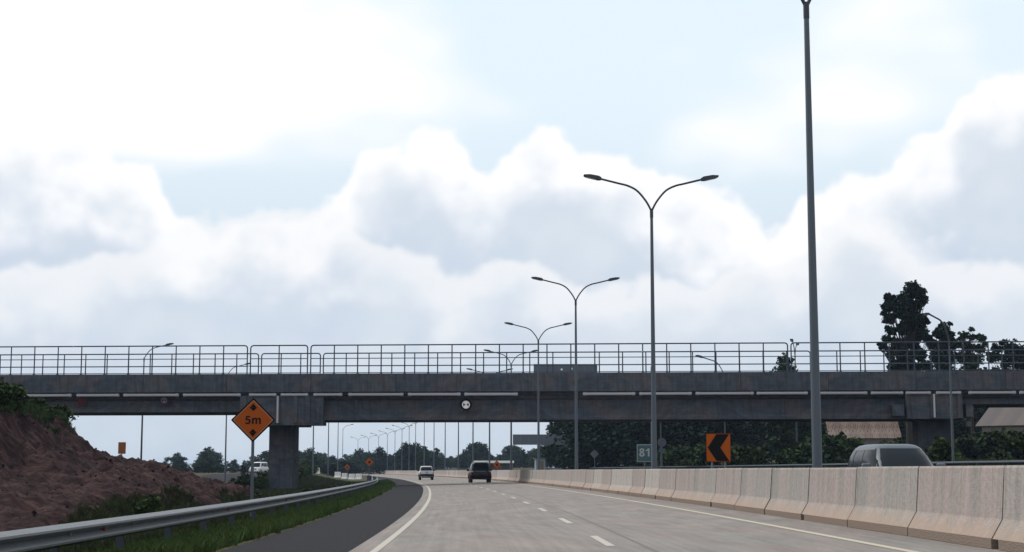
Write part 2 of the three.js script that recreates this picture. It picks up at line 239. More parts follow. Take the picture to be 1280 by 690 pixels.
{
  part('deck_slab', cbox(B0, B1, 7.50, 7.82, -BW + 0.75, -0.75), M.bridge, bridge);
  // parapets in cast lengths
  const cuts = [B0]; for (let x = B0 + 5.8; x < B1 - 4; x += 7.2) cuts.push(x); cuts.push(B1);
  for (let i = 0; i < cuts.length - 1; i++) {
    const x0 = cuts[i] + 0.008, x1 = cuts[i + 1] - 0.008, mm = M.bridge, j = (R() - 0.5) * 0.02;
    part('parapet_panel', cbox(x0, x1, 7.74, 9.295, -0.27 + j, 0 + j, 0.025, R()), mm, bridge);
    part('parapet_panel', cbox(x0, x1, 7.74, 9.295, -BW, -BW + 0.27, 0.025, R()), mm, bridge);
  }
  // girders of three spans
  const prof = (h) => [[-0.36, 0], [0.36, 0], [0.36, 0.24], [0.12, 0.50], [0.12, h - 0.42], [0.40, h - 0.24], [0.40, h], [-0.40, h], [-0.40, h - 0.24], [-0.12, h - 0.42], [-0.12, 0.50], [-0.36, 0.24]];
  for (const [a, b, y0] of [[B0, xL - 0.15, 6.10], [xL + 0.15, xR - 0.15, 5.42], [xR + 0.15, B1, 6.62]]) {
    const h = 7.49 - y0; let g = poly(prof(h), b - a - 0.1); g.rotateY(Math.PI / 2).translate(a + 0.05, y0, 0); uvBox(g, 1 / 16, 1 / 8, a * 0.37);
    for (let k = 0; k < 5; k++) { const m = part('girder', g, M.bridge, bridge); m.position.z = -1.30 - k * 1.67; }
    for (let x = a + 6; x < b - 3; x += (b - a) / 6) part('cross_beam', cbox(x, x + 0.25, y0 + 0.5, 7.3, -BW + 1.1, -1.1), M.bridge, bridge);
  }
  // pier caps with their ribs, columns
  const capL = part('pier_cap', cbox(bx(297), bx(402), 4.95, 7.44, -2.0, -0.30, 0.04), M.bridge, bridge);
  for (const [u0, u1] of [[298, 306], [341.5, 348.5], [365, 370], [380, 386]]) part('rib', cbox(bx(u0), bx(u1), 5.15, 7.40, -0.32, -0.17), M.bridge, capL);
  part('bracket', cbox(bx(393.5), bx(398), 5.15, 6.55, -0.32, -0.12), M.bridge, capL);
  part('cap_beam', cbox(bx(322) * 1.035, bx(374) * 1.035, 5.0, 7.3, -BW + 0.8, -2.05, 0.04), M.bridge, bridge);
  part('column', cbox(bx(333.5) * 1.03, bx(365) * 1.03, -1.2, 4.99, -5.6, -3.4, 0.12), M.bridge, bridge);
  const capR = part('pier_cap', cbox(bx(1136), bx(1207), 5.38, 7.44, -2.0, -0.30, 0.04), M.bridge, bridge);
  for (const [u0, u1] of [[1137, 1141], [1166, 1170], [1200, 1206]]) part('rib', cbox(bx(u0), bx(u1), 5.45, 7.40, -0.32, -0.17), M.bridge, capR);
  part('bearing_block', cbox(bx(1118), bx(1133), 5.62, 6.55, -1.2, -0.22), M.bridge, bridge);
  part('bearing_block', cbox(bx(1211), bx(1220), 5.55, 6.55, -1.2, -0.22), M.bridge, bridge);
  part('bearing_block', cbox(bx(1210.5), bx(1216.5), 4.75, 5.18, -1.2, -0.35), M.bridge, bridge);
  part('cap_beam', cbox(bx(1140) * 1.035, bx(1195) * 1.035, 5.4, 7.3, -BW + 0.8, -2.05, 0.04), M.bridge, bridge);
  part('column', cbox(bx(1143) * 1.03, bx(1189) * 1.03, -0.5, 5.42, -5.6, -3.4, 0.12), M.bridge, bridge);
  // drain pipe hung under the parapet, with sleeves and hangers, and two down pipes
  const seg = [[-60, 85], [92, 145], [151, 220], [226, 298], [309, 343], [349, 383], [390, 426], [434, 503], [509, 575], [580, 647], [729, 795], [800, 866], [871, 944], [948, 1012], [1020, 1087], [1092, 1132], [1136, 1167], [1174, 1205], [1215, 1274], [1279, 1350]];
  for (const [a, b] of seg) {
    const p = part('drain_pipe', cyl(V3(bx(a), 7.53, -0.22), V3(bx(b), 7.53, -0.22), 0.125, 0.125, 14), M.pvc, bridge);
    for (const q of [a + 2.2, b - 2.2]) part('pipe_sleeve', cyl(V3(bx(q) - 0.12, 7.53, -0.22), V3(bx(q) + 0.12, 7.53, -0.22), 0.148, 0.148, 14), M.pvc, p);
    part('hanger', box(0.05, 0.34, 0.05, bx((a + b) / 2), 7.68, -0.2), M.rail, p);
  }
  for (const [u, y0] of [[345.5, 5.15], [1170.5, 5.5]]) part('down_pipe', cyl(V3(bx(u), y0, -0.07), V3(bx(u), 7.42, -0.07), 0.085, 0.085, 12), M.pvc, bridge);
  // railings, near and far edge, in lengths with rounded upper corners
  const rx = [9.94, 10.58], top = 11.70;
  for (const [z, off, gaps] of [[-0.13, 0, [bx(308), bx(384), bx(990)]], [-BW + 0.13, 0.83, [bx(308) - 1.1, bx(384) - 0.6, bx(990) + 3]]]) {
    const ends = [B0 + 0.3, ...gaps, B1 - 0.3];
    for (let i = 0; i < ends.length - 1; i++) {
      const a = ends[i] + 0.14, b = ends[i + 1] - 0.14, r = 0.28;
      const cv = new THREE.CurvePath(); cv.add(new THREE.LineCurve3(V3(a, 9.29, z), V3(a, top - r, z))); cv.add(new THREE.QuadraticBezierCurve3(V3(a, top - r, z), V3(a, top, z), V3(a + r, top, z))); cv.add(new THREE.LineCurve3(V3(a + r, top, z), V3(b - r, top, z))); cv.add(new THREE.QuadraticBezierCurve3(V3(b - r, top, z), V3(b, top, z), V3(b, top - r, z))); cv.add(new THREE.LineCurve3(V3(b, top - r, z), V3(b, 9.29, z)));
      const pieces = cv.curves.map((c) => new THREE.TubeGeometry(c, c.isLineCurve3 ? 1 : 6, 0.055, 8));
      part('top_rail', merge(pieces), M.rail, bridge);
      for (const y of rx) part('middle_rail', cyl(V3(a, y, z), V3(b, y, z), 0.036, 0.036, 8), M.rail, bridge);
      const n = Math.max(2, Math.round((b - a) / 2.03));
      const pg = cyl(V3(0, 9.29, 0), V3(0, top - 0.03, 0), 0.058, 0.05, 8), fg = rbox(0.2, 0.03, 0.16, 0, 9.31, 0, 0.005);
      for (let k = 1; k < n; k++) { const p = part('railing_post', pg, M.rail, bridge); p.position.set(a + (b - a) * k / n, 0, z); part('foot_plate', fg, M.rail, p); }
    }
  }
}
const bpos = (x, y, z) => V3(x, y, z).applyAxisAngle(V3(0, 1, 0), -BR.th).add(V3(0, 0, -BR.d));

// ------------------------------------------------------------------ signs
const font = await new FontLoader().loadAsync('fonts/droid/droid_sans_bold.typeface.json');
function words(s, size, depth = 0.006) { const g = new TextGeometry(s, { font, size, depth, curveSegments: 4 }); g.computeBoundingBox(); const b = g.boundingBox; return g.translate(-(b.min.x + b.max.x) / 2, -(b.min.y + b.max.y) / 2, 0); }
function rsq(h, r) { const s = new THREE.Shape(), a = h - r; s.moveTo(-a, -h); s.lineTo(a, -h); s.quadraticCurveTo(h, -h, h, -a); s.lineTo(h, a); s.quadraticCurveTo(h, h, a, h); s.lineTo(-a, h); s.quadraticCurveTo(-h, h, -h, a); s.lineTo(-h, -a); s.quadraticCurveTo(-h, -h, -a, -h); return s; }
const plate = (shape, depth, z) => new THREE.ExtrudeGeometry(shape, { depth, bevelEnabled: false, curveSegments: 6 }).translate(0, 0, z);
function diamond(label, p, half, base, group, clearance) {
  const t = thing('warning_sign', label, 'road sign', [p.x, base, p.z], Math.atan2(-p.x, -p.z) * 0.3, group), h = p.y - base, hs = half / Math.SQRT2;
  part('post', cyl(V3(0, -0.1, -0.04), V3(0, h + half * 0.6, -0.04), 0.045, 0.045, 10), M.pole, t);
  const b = part('panel', plate(rsq(hs, hs * 0.08), 0.012, 0).rotateZ(Math.PI / 4).translate(0, h, 0), M.black, t);
  part('face', plate(rsq(hs * 0.905, hs * 0.06), 0.004, 0.012).rotateZ(Math.PI / 4).translate(0, h, 0), M.orangeEdge, b);
  part('face', plate(rsq(hs * 0.86, hs * 0.06), 0.004, 0.016).rotateZ(Math.PI / 4).translate(0, h, 0), M.orange, b);
  if (clearance) {
    part('lettering', words('5m', half * 0.36).translate(0, h, 0.021), M.black, b);
    for (const s of [1, -1]) part('arrow', poly([[0, s * half * 0.40], [s * half * 0.17, s * half * 0.57], [-s * half * 0.17, s * half * 0.57]].concat([]), 0.005).translate(0, h, 0.021), M.black, b);
    for (const s of [1, -1]) part('arrow', poly([[-half * 0.14, s * half * 0.575], [half * 0.14, s * half * 0.575], [0, s * half * 0.74]], 0.005).translate(0, h, 0.021), M.black, b);
  } else part('arrow', poly([[-half * 0.30, -0.05], [half * 0.25, -half * 0.35], [half * 0.25, half * 0.35]], 0.005).translate(0, h, 0.021), M.black, b);
  return t;
}
{
  const p = at(316.5, 525, 45); diamond('orange diamond clearance sign reading 5m on a grey post behind the guardrail', p, 0.64, groundAt(p.x, 45) - 0.05, null, true);
  const q = at(461.5, 577.5, 200); diamond('small orange diamond sign where the guardrail bends out of sight', q, 0.62, gyX(q.x, 200));
  const r = at(621, 581, 176); diamond('small orange diamond sign rising above the median barrier beyond the overpass', r, 0.5, gyX(r.x, 176));
  const w = at(434, 584, 262); diamond('faint dark orange diamond sign beside the slip road', w, 0.55, gyX(w.x, 262));
}
{ // chevron in the median
  const p = at(898, 559.5, 48), t = thing('chevron_sign', 'orange chevron sign with black arrow pointing left behind the median barrier', 'road sign', [p.x, gyX(p.x, 48), p.z], -0.06), y = p.y - gyX(p.x, 48), w = 0.38, h = 0.44;
  for (const s of [-0.2, 0.2]) part('post', cyl(V3(s, -0.1, -0.04), V3(s, y + h * 0.8, -0.04), 0.03, 0.03, 8), M.galv, t);
  const b = part('panel', rbox(2 * w, 2 * h, 0.016, 0, y, 0, 0.006), M.black, t);
  part('face', box(2 * w - 0.03, 2 * h - 0.03, 0.004, 0, y, 0.010), M.orange, b);
  part('chevron', poly([[-0.06, h - 0.03], [w - 0.05, h - 0.03], [0.06, 0], [w - 0.05, -h + 0.03], [-0.06, -h + 0.03], [-w + 0.05, 0]], 0.005).translate(0, y, 0.0125), M.black, b);
}
{ // number board beside the lamp
  const p = at(805.5, 566.5, 64), t = thing('number_board', 'dark number board with pale frame beside a median lamp post', 'road sign', [p.x, gyX(p.x, 64), p.z], -0.05), y = p.y - gyX(p.x, 64), w = 0.31, h = 0.36;
  part('post', cyl(V3(0, -0.1, -0.03), V3(0, y + h * 0.7, -0.03), 0.03, 0.03, 8), M.pole, t);
  const b = part('panel', rbox(2 * w, 2 * h, 0.016, 0, y, 0, 0.006), std(0.2, 0.21, 0.215, 0.6), t);
  part('face', box(2 * w - 0.07, 2 * h - 0.07, 0.004, 0, y, 0.010), M.teal, b);
  part('lettering', words('81', 0.33).translate(0, y + 0.03, 0.0125), std(0.26, 0.28, 0.29, 0.6), b);
}
for (const [u, v, r, face, label] of [[581.5, 505.5, 0.50, M.white, 'round height limit sign with white face on the middle of the overpass girder'], [201, 500, 0.40, M.signBack, 'round dull height limit sign on the shallow girder above the slip road'], [97, 501, 0.40, M.darkRed, 'round dark red sign on the overpass girder above the earth heap']]) {
  const a = at(u, v, 130 - bx(u) * BR.th), t = thing('round_sign', label, 'road sign', bpos(bx(u), a.y, -0.50), -BR.th);
  for (const s of [-1, 1]) part('bracket', box(0.06, 0.06, 0.34, s * r * 0.5, 0, -0.17), M.rail, t);
  const b = part('rim', new THREE.CylinderGeometry(r, r, 0.03, 28).rotateX(Math.PI / 2), face === M.white ? M.black : M.darkRed, t);
  part('face', new THREE.CylinderGeometry(r * 0.66, r * 0.66, 0.008, 28).rotateX(Math.PI / 2).translate(0, 0, 0.02), face, b);
  if (face !== M.darkRed) for (const s of [-1, 1]) part('arrow', poly([[s * r * 0.08, 0], [s * r * 0.46, -s * r * 0.30], [s * r * 0.46, s * r * 0.30]], 0.004).translate(0, 0, 0.025), M.black, b);
}
{ // backs of signs for the other carriageway
  const p = at(743, 567.5, 195), b0 = gyX(p.x, 195), t = thing('sign_back', 'plain grey back of a small diamond sign beside the far carriageway', 'road sign', [p.x, b0, p.z], 0.05);
  part('post', cyl(V3(0, -0.1, 0.03), V3(0, p.y - b0 + 0.3, 0.03), 0.045, 0.045, 8), M.pole, t);
  part('panel', plate(rsq(0.40, 0.04), 0.012, 0).rotateZ(Math.PI / 4).translate(0, p.y - b0, 0), M.signBack, t);
  const q = at(827, 553, 158), c0 = gyX(q.x, 158), o = thing('sign_back', 'grey back of a round sign with a small plate below it', 'road sign', [q.x, c0, q.z + 0.3], 0);
  part('post', cyl(V3(0, -0.1, 0.03), V3(0, q.y - c0 + 0.3, 0.03), 0.05, 0.05, 8), M.pole, o);
  part('panel', new THREE.CylinderGeometry(0.44, 0.44, 0.02, 24).rotateX(Math.PI / 2).translate(0, q.y - c0, 0), M.signBack, o);
  part('plate', rbox(0.62, 0.34, 0.02, 0, q.y - c0 - 0.8, 0, 0.006), M.signBack, o);
  const m = at(152.5, 560, 105), z = thing('marker_board', 'small brown orange marker board behind the red earth heap', 'road sign', [m.x, groundAt(m.x, 105) - 0.1, m.z], 0.1), yy = m.y - groundAt(m.x, 105) + 0.1;
  part('post', cyl(V3(0, -0.1, -0.03), V3(0, yy, -0.03), 0.04, 0.04, 8), M.pole, z); part('panel', rbox(0.5, 0.78, 0.02, 0, yy, 0, 0.006), std(0.20, 0.075, 0.03, 0.7), z);
}
function gantry(label, d, u0, u1, v0, v1, postX, dots) {
  const a = at(u0, v0, d), b = at(u1, v1, d), w = b.x - a.x, h = a.y - b.y, cx = (a.x + b.x) / 2, cy = (a.y + b.y) / 2, g0 = gyX(postX, d);
  const t = thing('gantry_sign', label, 'gantry sign', [postX, g0, -d], 0), X = cx - postX, Y = cy - g0;
  part('post', cyl(V3(0, -0.2, -0.4), V3(0, Y + h * 0.45, -0.4), 0.24, 0.17, 12), M.pole, t);
  for (const k of [-0.28, 0.28]) part('beam', cyl(V3(0, Y + k * h, -0.4), V3(X - w / 2 + 0.2, Y + k * h, -0.4), 0.11, 0.09, 10), M.pole, t);
  const n = Math.round(w / 1.2);
  for (let i = 0; i < n; i++) part('panel', rbox(w / n - 0.003, h, 0.06, X - w / 2 + (i + 0.5) * w / n, Y, 0, 0.01), M.signBack, t);
  for (const [du, dv] of dots || []) { const q = at(du, dv, d); part('lamp_cover', new THREE.SphereGeometry(0.11, 12, 8).scale(1, 1, 0.5).translate(q.x - postX, q.y - g0, 0.05), M.white, t); }
}
gantry('grey back of a large gantry sign board showing above the overpass parapet', 150, 667, 747, 455, 512, 13.6, [[702, 462], [714.5, 461]]);
gantry('grey back of a long gantry sign board seen under the overpass', 255, 641, 709, 543, 556, 10.6);

// ------------------------------------------------------------------ street lamps
const headGeo = (() => { const s = new THREE.Shape(); s.moveTo(0, -0.035); s.lineTo(0.12, -0.06); s.lineTo(0.62, -0.045); s.quadraticCurveTo(0.70, -0.03, 0.68, 0.0); s.lineTo(0.45, 0.06); s.lineTo(0.10, 0.075); s.lineTo(0, 0.04); return new THREE.ExtrudeGeometry(s, { depth: 0.2, bevelEnabled: true, bevelSize: 0.02, bevelThickness: 0.03, bevelSegments: 2 }).translate(0, 0, -0.1); })();
const lensGeo = rbox(0.42, 0.02, 0.17, 0.38, -0.075, 0, 0.008);
function lamp(name, label, group, pos, turn, hj, arms, r0, small) {
  const t = thing(name, label, 'street lamp', pos, turn, group);
  const p = part('pole', cyl(V3(0, -0.15, 0), V3(0, hj, 0), r0, r0 * 0.5, 14), M.pole, t);
  part('base_plate', rbox(r0 * 3.6, 0.05, r0 * 3.6, 0, 0.03, 0, 0.01), M.galv, p);
  part('collar', cyl(V3(0, hj - 0.25, 0), V3(0, hj + 0.12, 0), r0 * 0.6, r0 * 0.6, 12), M.poleDark, p);
  for (const s of arms) {
    const [kx, ky] = small || [1, 1], pts = [[0, 0], [0.10, 0.22], [0.25, 0.47], [0.60, 0.87], [0.97, 1.06], [1.33, 1.15], [2.05, 1.33]].map(([x, y]) => V3(s * x * kx, hj + y * ky, 0));
    const arm = part('arm', new THREE.TubeGeometry(new THREE.CatmullRomCurve3(pts), 22, 0.042, 8), M.poleDark, t);
    const e = pts[pts.length - 1];
    const g = headGeo.clone(), l = lensGeo.clone(); for (const q of [g, l]) { if (small) q.scale(0.45, 0.7, 0.6); q.rotateZ(small ? 0.05 : 0.22); if (s < 0) q.rotateY(Math.PI); q.translate(e.x, e.y, 0); }
    const hd = part('lamp_head', g, M.poleDark, t); part('lens', l, M.lens, hd);
  }
  return t;
}
{
  const J = [34, 61.8, 95.2, 124.7]; for (let d = 153; d < 560; d += 28.3) J.push(d);
  const dbl = lamp('street_lamp', 'tall double-armed grey street lamp rising behind the median barrier', 'double lamps along the median', [0, 0, 0], 0, 11.35, [-1, 1], 0.115);
  J.forEach((d, i) => { const o = i ? copy(dbl) : dbl; o.position.set(med(d) + 0.12, gyX(med(d) + 0.5, d), -d); o.rotation.y = -heading(d) * 0.8; });
  const sl = 'single-armed street lamp beside the slip road beyond the overpass';
  let first = null;
  for (const [u, d] of [[176, 146], [281.5, 179], [391, 214], [410, 255], [422, 305], [428, 405]]) {
    const p = at(u, 588, d), o = first ? copy(first) : (first = lamp('roadside_lamp', sl, 'lamps along the slip road', [0, 0, 0], 0, 12.2, [1], 0.105));
    o.position.set(p.x, gyX(p.x, d), -d);
  }
  let f2 = null;
  for (const [u, d, h, sc] of [[765, 205, 7.2], [826.5, 160, 7.0], [907, 150, 9.3], [1021, 165, 6.6]]) {
    const p = at(u, 588, d), b = gyX(p.x, d);
    const o = f2 ? copy(f2) : (f2 = lamp('slim_lamp', 'slim single-armed street lamp on the far verge, seen under the overpass', 'slim lamps on the far verge', [0, 0, 0], 0, 7.2, [-1], 0.075));
    o.position.set(p.x, b, -d); o.scale.y = h / 7.2;
  }
  const p = at(1192, 588, 75); lamp('slim_lamp', 'slim single-armed lamp with long curved arm in front of the right bridge pier', 'slim lamps on the far verge', [p.x, gyX(p.x, 75), -75], 0.1, 6.55, [-1], 0.07, [0.46, 0.98]);
  const q = at(997, 588, 142); lamp('twin_lamp', 'twin-armed lamp seen nearly end on above the overpass railing', null, [q.x, gyX(q.x, 142), -142], 1.28, 10.2, [-1, 1], 0.10);
}

// ------------------------------------------------------------------ median barrier
const unitGeo = (x0, x1, y0, list) => { const g = poly(list, x1 - x0); g.translate(0, 0, x0); const p = g.attributes.position, uv = []; for (let i = 0; i < p.count; i++) uv.push((p.getZ(i) + 2) / 4, p.getY(i) / 1.1); g.setAttribute('uv', new THREE.Float32BufferAttribute(uv, 2)); return g; };   // profile across x, run along z
{
  const body = [[-0.30, 0.13], [-0.165, 0.36], [-0.155, 0.385], [-0.105, 1.045], [-0.085, 1.075], [0.085, 1.075], [0.105, 1.045], [0.155, 0.385], [0.165, 0.36], [0.30, 0.13]];
  const base = [[-0.30, 0.0], [-0.302, 0.132], [0.302, 0.132], [0.30, 0.0]];
  const bodyG = unitGeo(-1.965, 1.965, 0, body), baseG = unitGeo(-1.965, 1.965, 0, base), slotG = unitGeo(-1.74, 1.965, 0, base);
  const make = (k, slot, label, group) => { const t = thing('concrete_barrier', label, 'barrier', [0, 0, 0], 0, group); part('body', bodyG, M.barrier[k], t); part('base', slot ? slotG : baseG, M.barrierBase, t); return t; };
  const LB = 'stained concrete barrier unit in the median row between the carriageways', LS = 'stained concrete barrier unit with a drain slot at its foot in the median row';
  const protos = []; for (let k = 0; k < 5; k++) protos.push([null, null]);
  let i = 0, dzz = 14.4;
  for (; dzz < 600; dzz += 4 * Math.cos(heading(dzz)), i++) {
    const slot = i % 3 === 1 ? 1 : 0, k = [0, 4, 2, 1, 3, 0, 1, 2, 4, 3, 1][(i * 5 + (i >> 2)) % 11];
    const o = protos[k][slot] ? copy(protos[k][slot]) : (protos[k][slot] = make(k, slot, slot ? LS : LB, slot ? 'slotted median barrier units' : 'median barrier units'));
    o.position.set(med(dzz) - 0.30 + rr(-0.012, 0.012), gy(0.3, dzz) - 0.004 + rr(-0.008, 0.008), -dzz); o.rotation.y = -heading(dzz) + rr(-0.0025, 0.0025); o.rotation.z = rr(-0.006, 0.006);
  }
  const wm = std(0.60, 0.59, 0.58, 0.85); let w0 = null;
  for (let k = 0; k < 9; k++) { if (k === 3 || k === 4) continue; const u = 378 + k * 8.4, d = 285, p = at(u, 588, d); const t = w0 ? copy(w0) : (w0 = (() => { const q = thing('white_barrier', 'whitewashed concrete barrier unit beside the slip road', 'barrier', [0, 0, 0], 0, 'whitewashed barriers by the slip road'); part('body', unitGeo(-0.58, 0.58, 0, body), wm, q); part('base', unitGeo(-0.58, 0.58, 0, base), wm, q); return q; })()); t.position.set(p.x, gyX(p.x, d) + 0.02, -d - k * 0.6); t.rotation.y = Math.PI / 2 + 0.4; }
}

// ------------------------------------------------------------------ guardrails
{
  const wp = [[0, 0], [0.035, 0.015], [0.115, 0.05], [0.12, 0.08], [0.03, 0.125], [-0.02, 0.155], [0.03, 0.185], [0.12, 0.23], [0.115, 0.26], [0.035, 0.295], [0, 0.31]];
  const out = wp.concat(wp.slice().reverse().map(([x, y]) => [x - 0.012, y]));
  const beamG = (() => { const g = poly(out, 4.02); g.translate(0, 0, -2.01); return g; })();
  const postG = rbox(0.12, 1.25, 0.07, 0, 0, 0, 0.01), blockG = rbox(0.12, 0.30, 0.10, 0, 0, 0, 0.01), refG = new THREE.CylinderGeometry(0.06, 0.06, 0.02, 12).rotateZ(Math.PI / 2), boltG = new THREE.CylinderGeometry(0.022, 0.022, 0.03, 6).rotateZ(Math.PI / 2);
  function rail(label, s, d0, d1, topY, side, mat = M.galv) {                       // side +1: faces right (towards larger x)
    const t = thing('guardrail', label, 'guardrail', [0, 0, 0]);
    for (let d = d0, i = 0; d < d1; d += 4 * Math.cos(heading(d)), i++) {
      const c = W3(s, d), y = c.y + topY, h = -heading(d);
      const b = part('beam', beamG, mat, t); b.position.set(c.x, y - 0.31, c.z); b.rotation.set(0, side > 0 ? h : h + Math.PI, 0);
      const e = W3(s, d + 2);
      const p = part('post', postG, M.galvOld, t); p.position.set(e.x - side * 0.19, e.y + topY - 0.65, e.z); p.rotation.y = h;
      const k = part('spacer', blockG, M.galvOld, t); k.position.set(e.x - side * 0.08, e.y + topY - 0.16, e.z); k.rotation.y = h;
      const bo = part('bolt', boltG, M.rim, t); bo.position.set(e.x + side * 0.02, e.y + topY - 0.155, e.z);
      if (i % 3 === 1) { const r = part('reflector', refG, M.red, t); r.position.set(c.x + side * 0.03, y - 0.155, c.z); }
    }
  }
  rail('long galvanised guardrail along the grass verge beside the asphalt shoulder', 13.0, 8, 262, 0.78, 1);
  rail('dark guardrail on the far verge behind the opposite carriageway', -14.0, 36, 250, 0.78, -1, M.galvOld);
  rail('galvanised guardrail edging the slip road beyond the earth heap', 25.8, 160, 330, 0.72, 1);
}

// ------------------------------------------------------------------ vegetation
function leaves(clumps, n, size, rnd, c0, c1, flat = 0.5) {
  const P = new Float32Array(n * 18), C = new Float32Array(n * 18), w = []; let tot = 0;
  for (const c of clumps) { tot += c[3] * c[3]; w.push(tot); }
  const a = V3(0, 0, 0), b = V3(0, 0, 0), nn = V3(0, 0, 0), o = V3(0, 0, 0);
  for (let i = 0; i < n; i++) {
    const q = rnd() * tot; let k = 0; while (w[k] < q) k++; const c = clumps[k];
    const z = rnd() * 2 - 1, t = rnd() * 6.2832, r = Math.sqrt(1 - z * z), rad = c[3] * (0.2 + 0.85 * rnd() ** 0.6) * (0.78 + 0.44 * rnd());
    o.set(c[0] + r * Math.cos(t) * rad, c[1] + z * rad * (c[4] || 0.75), c[2] + r * Math.sin(t) * rad);
    nn.set(rnd() - 0.5, rnd() * flat + 0.15, rnd() - 0.5).normalize(); a.set(rnd() - 0.5, rnd() - 0.5, rnd() - 0.5).cross(nn).normalize(); b.crossVectors(nn, a);
    const L = size * (0.6 + 0.8 * rnd()), Wd = L * (0.34 + 0.2 * rnd()), f = rnd() * 0.25 * L;
    const v = [[-L / 2, 0, 0], [0, Wd, f], [L / 2, 0, 0], [0, -Wd, f]].map(([x, y, zz]) => [o.x + a.x * x + b.x * y + nn.x * zz, o.y + a.y * x + b.y * y + nn.y * zz, o.z + a.z * x + b.z * y + nn.z * zz]);
    const m = rnd(), cc = mix3(c0, c1, m * m); let s = i * 18;
    for (const id of [0, 1, 2, 0, 2, 3]) { P[s] = v[id][0]; P[s + 1] = v[id][1]; P[s + 2] = v[id][2]; C[s] = cc[0]; C[s + 1] = cc[1]; C[s + 2] = cc[2]; s += 3; }
  }
  const g = new THREE.BufferGeometry(); g.setAttribute('position', new THREE.BufferAttribute(P, 3)); g.setAttribute('color', new THREE.BufferAttribute(C, 3)); g.computeVertexNormals(); return g;
}
function limbs(clumps, h0, r0, rnd) {                                  // tapered trunk with a limb into each clump
  const top = Math.max(...clumps.map((c) => c[1])), cx = clumps.reduce((s, c) => s + c[0], 0) / clumps.length, cz = clumps.reduce((s, c) => s + c[2], 0) / clumps.length;
  const tr = [V3(0, -0.3, 0), V3(cx * 0.15, h0 * 0.6, cz * 0.15), V3(cx * 0.5, h0 + (top - h0) * 0.35, cz * 0.5), V3(cx * 0.9, h0 + (top - h0) * 0.85, cz * 0.9)];
  const g = []; for (let i = 0; i < 3; i++) g.push(cyl(tr[i], tr[i + 1], r0 * [1, 0.75, 0.45][i], r0 * [0.75, 0.45, 0.14][i], 8));
  for (const c of clumps) { const k = clamp((c[1] - h0) / (top - h0 + 0.01)) * 0.7, s = tr[1].clone().lerp(tr[3], k), e = V3(c[0], c[1], c[2]), m = s.clone().lerp(e, 0.5).add(V3(0, -0.12 * s.distanceTo(e), 0)); const rb = r0 * (0.30 - 0.18 * k); g.push(cyl(s, m, rb, rb * 0.6, 6), cyl(m, e, rb * 0.6, rb * 0.2, 6)); }
  return merge(g);
}
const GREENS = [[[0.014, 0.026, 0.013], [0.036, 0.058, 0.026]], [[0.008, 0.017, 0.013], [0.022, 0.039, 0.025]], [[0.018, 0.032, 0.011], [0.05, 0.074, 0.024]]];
function tree(name, label, category, clumps, h0, r0, n, size, seed, pal, group, flat) {
  const rnd = mulberry(seed), t = thing(name, label, category, [0, 0, 0], 0, group);
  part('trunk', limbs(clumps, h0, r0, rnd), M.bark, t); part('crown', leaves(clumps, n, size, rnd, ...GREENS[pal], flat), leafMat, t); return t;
}
function roundCrown(seed, H, W, low, k) { const q = mulberry(seed), c = []; for (let i = 0; i < k; i++) { const y = lerp(low, H, (i + 0.5) / k), e = Math.sin(Math.PI * clamp(0.18 + 0.78 * (y - low) / (H - low))), t = q() * 6.28 + i * 2.4, d = W * 0.5 * e * (0.35 + 0.5 * q()); c.push([Math.cos(t) * d, y - 0.06 * H, Math.sin(t) * d, W * (0.20 + 0.13 * q()) * (0.6 + 0.5 * e)]); } return c; }
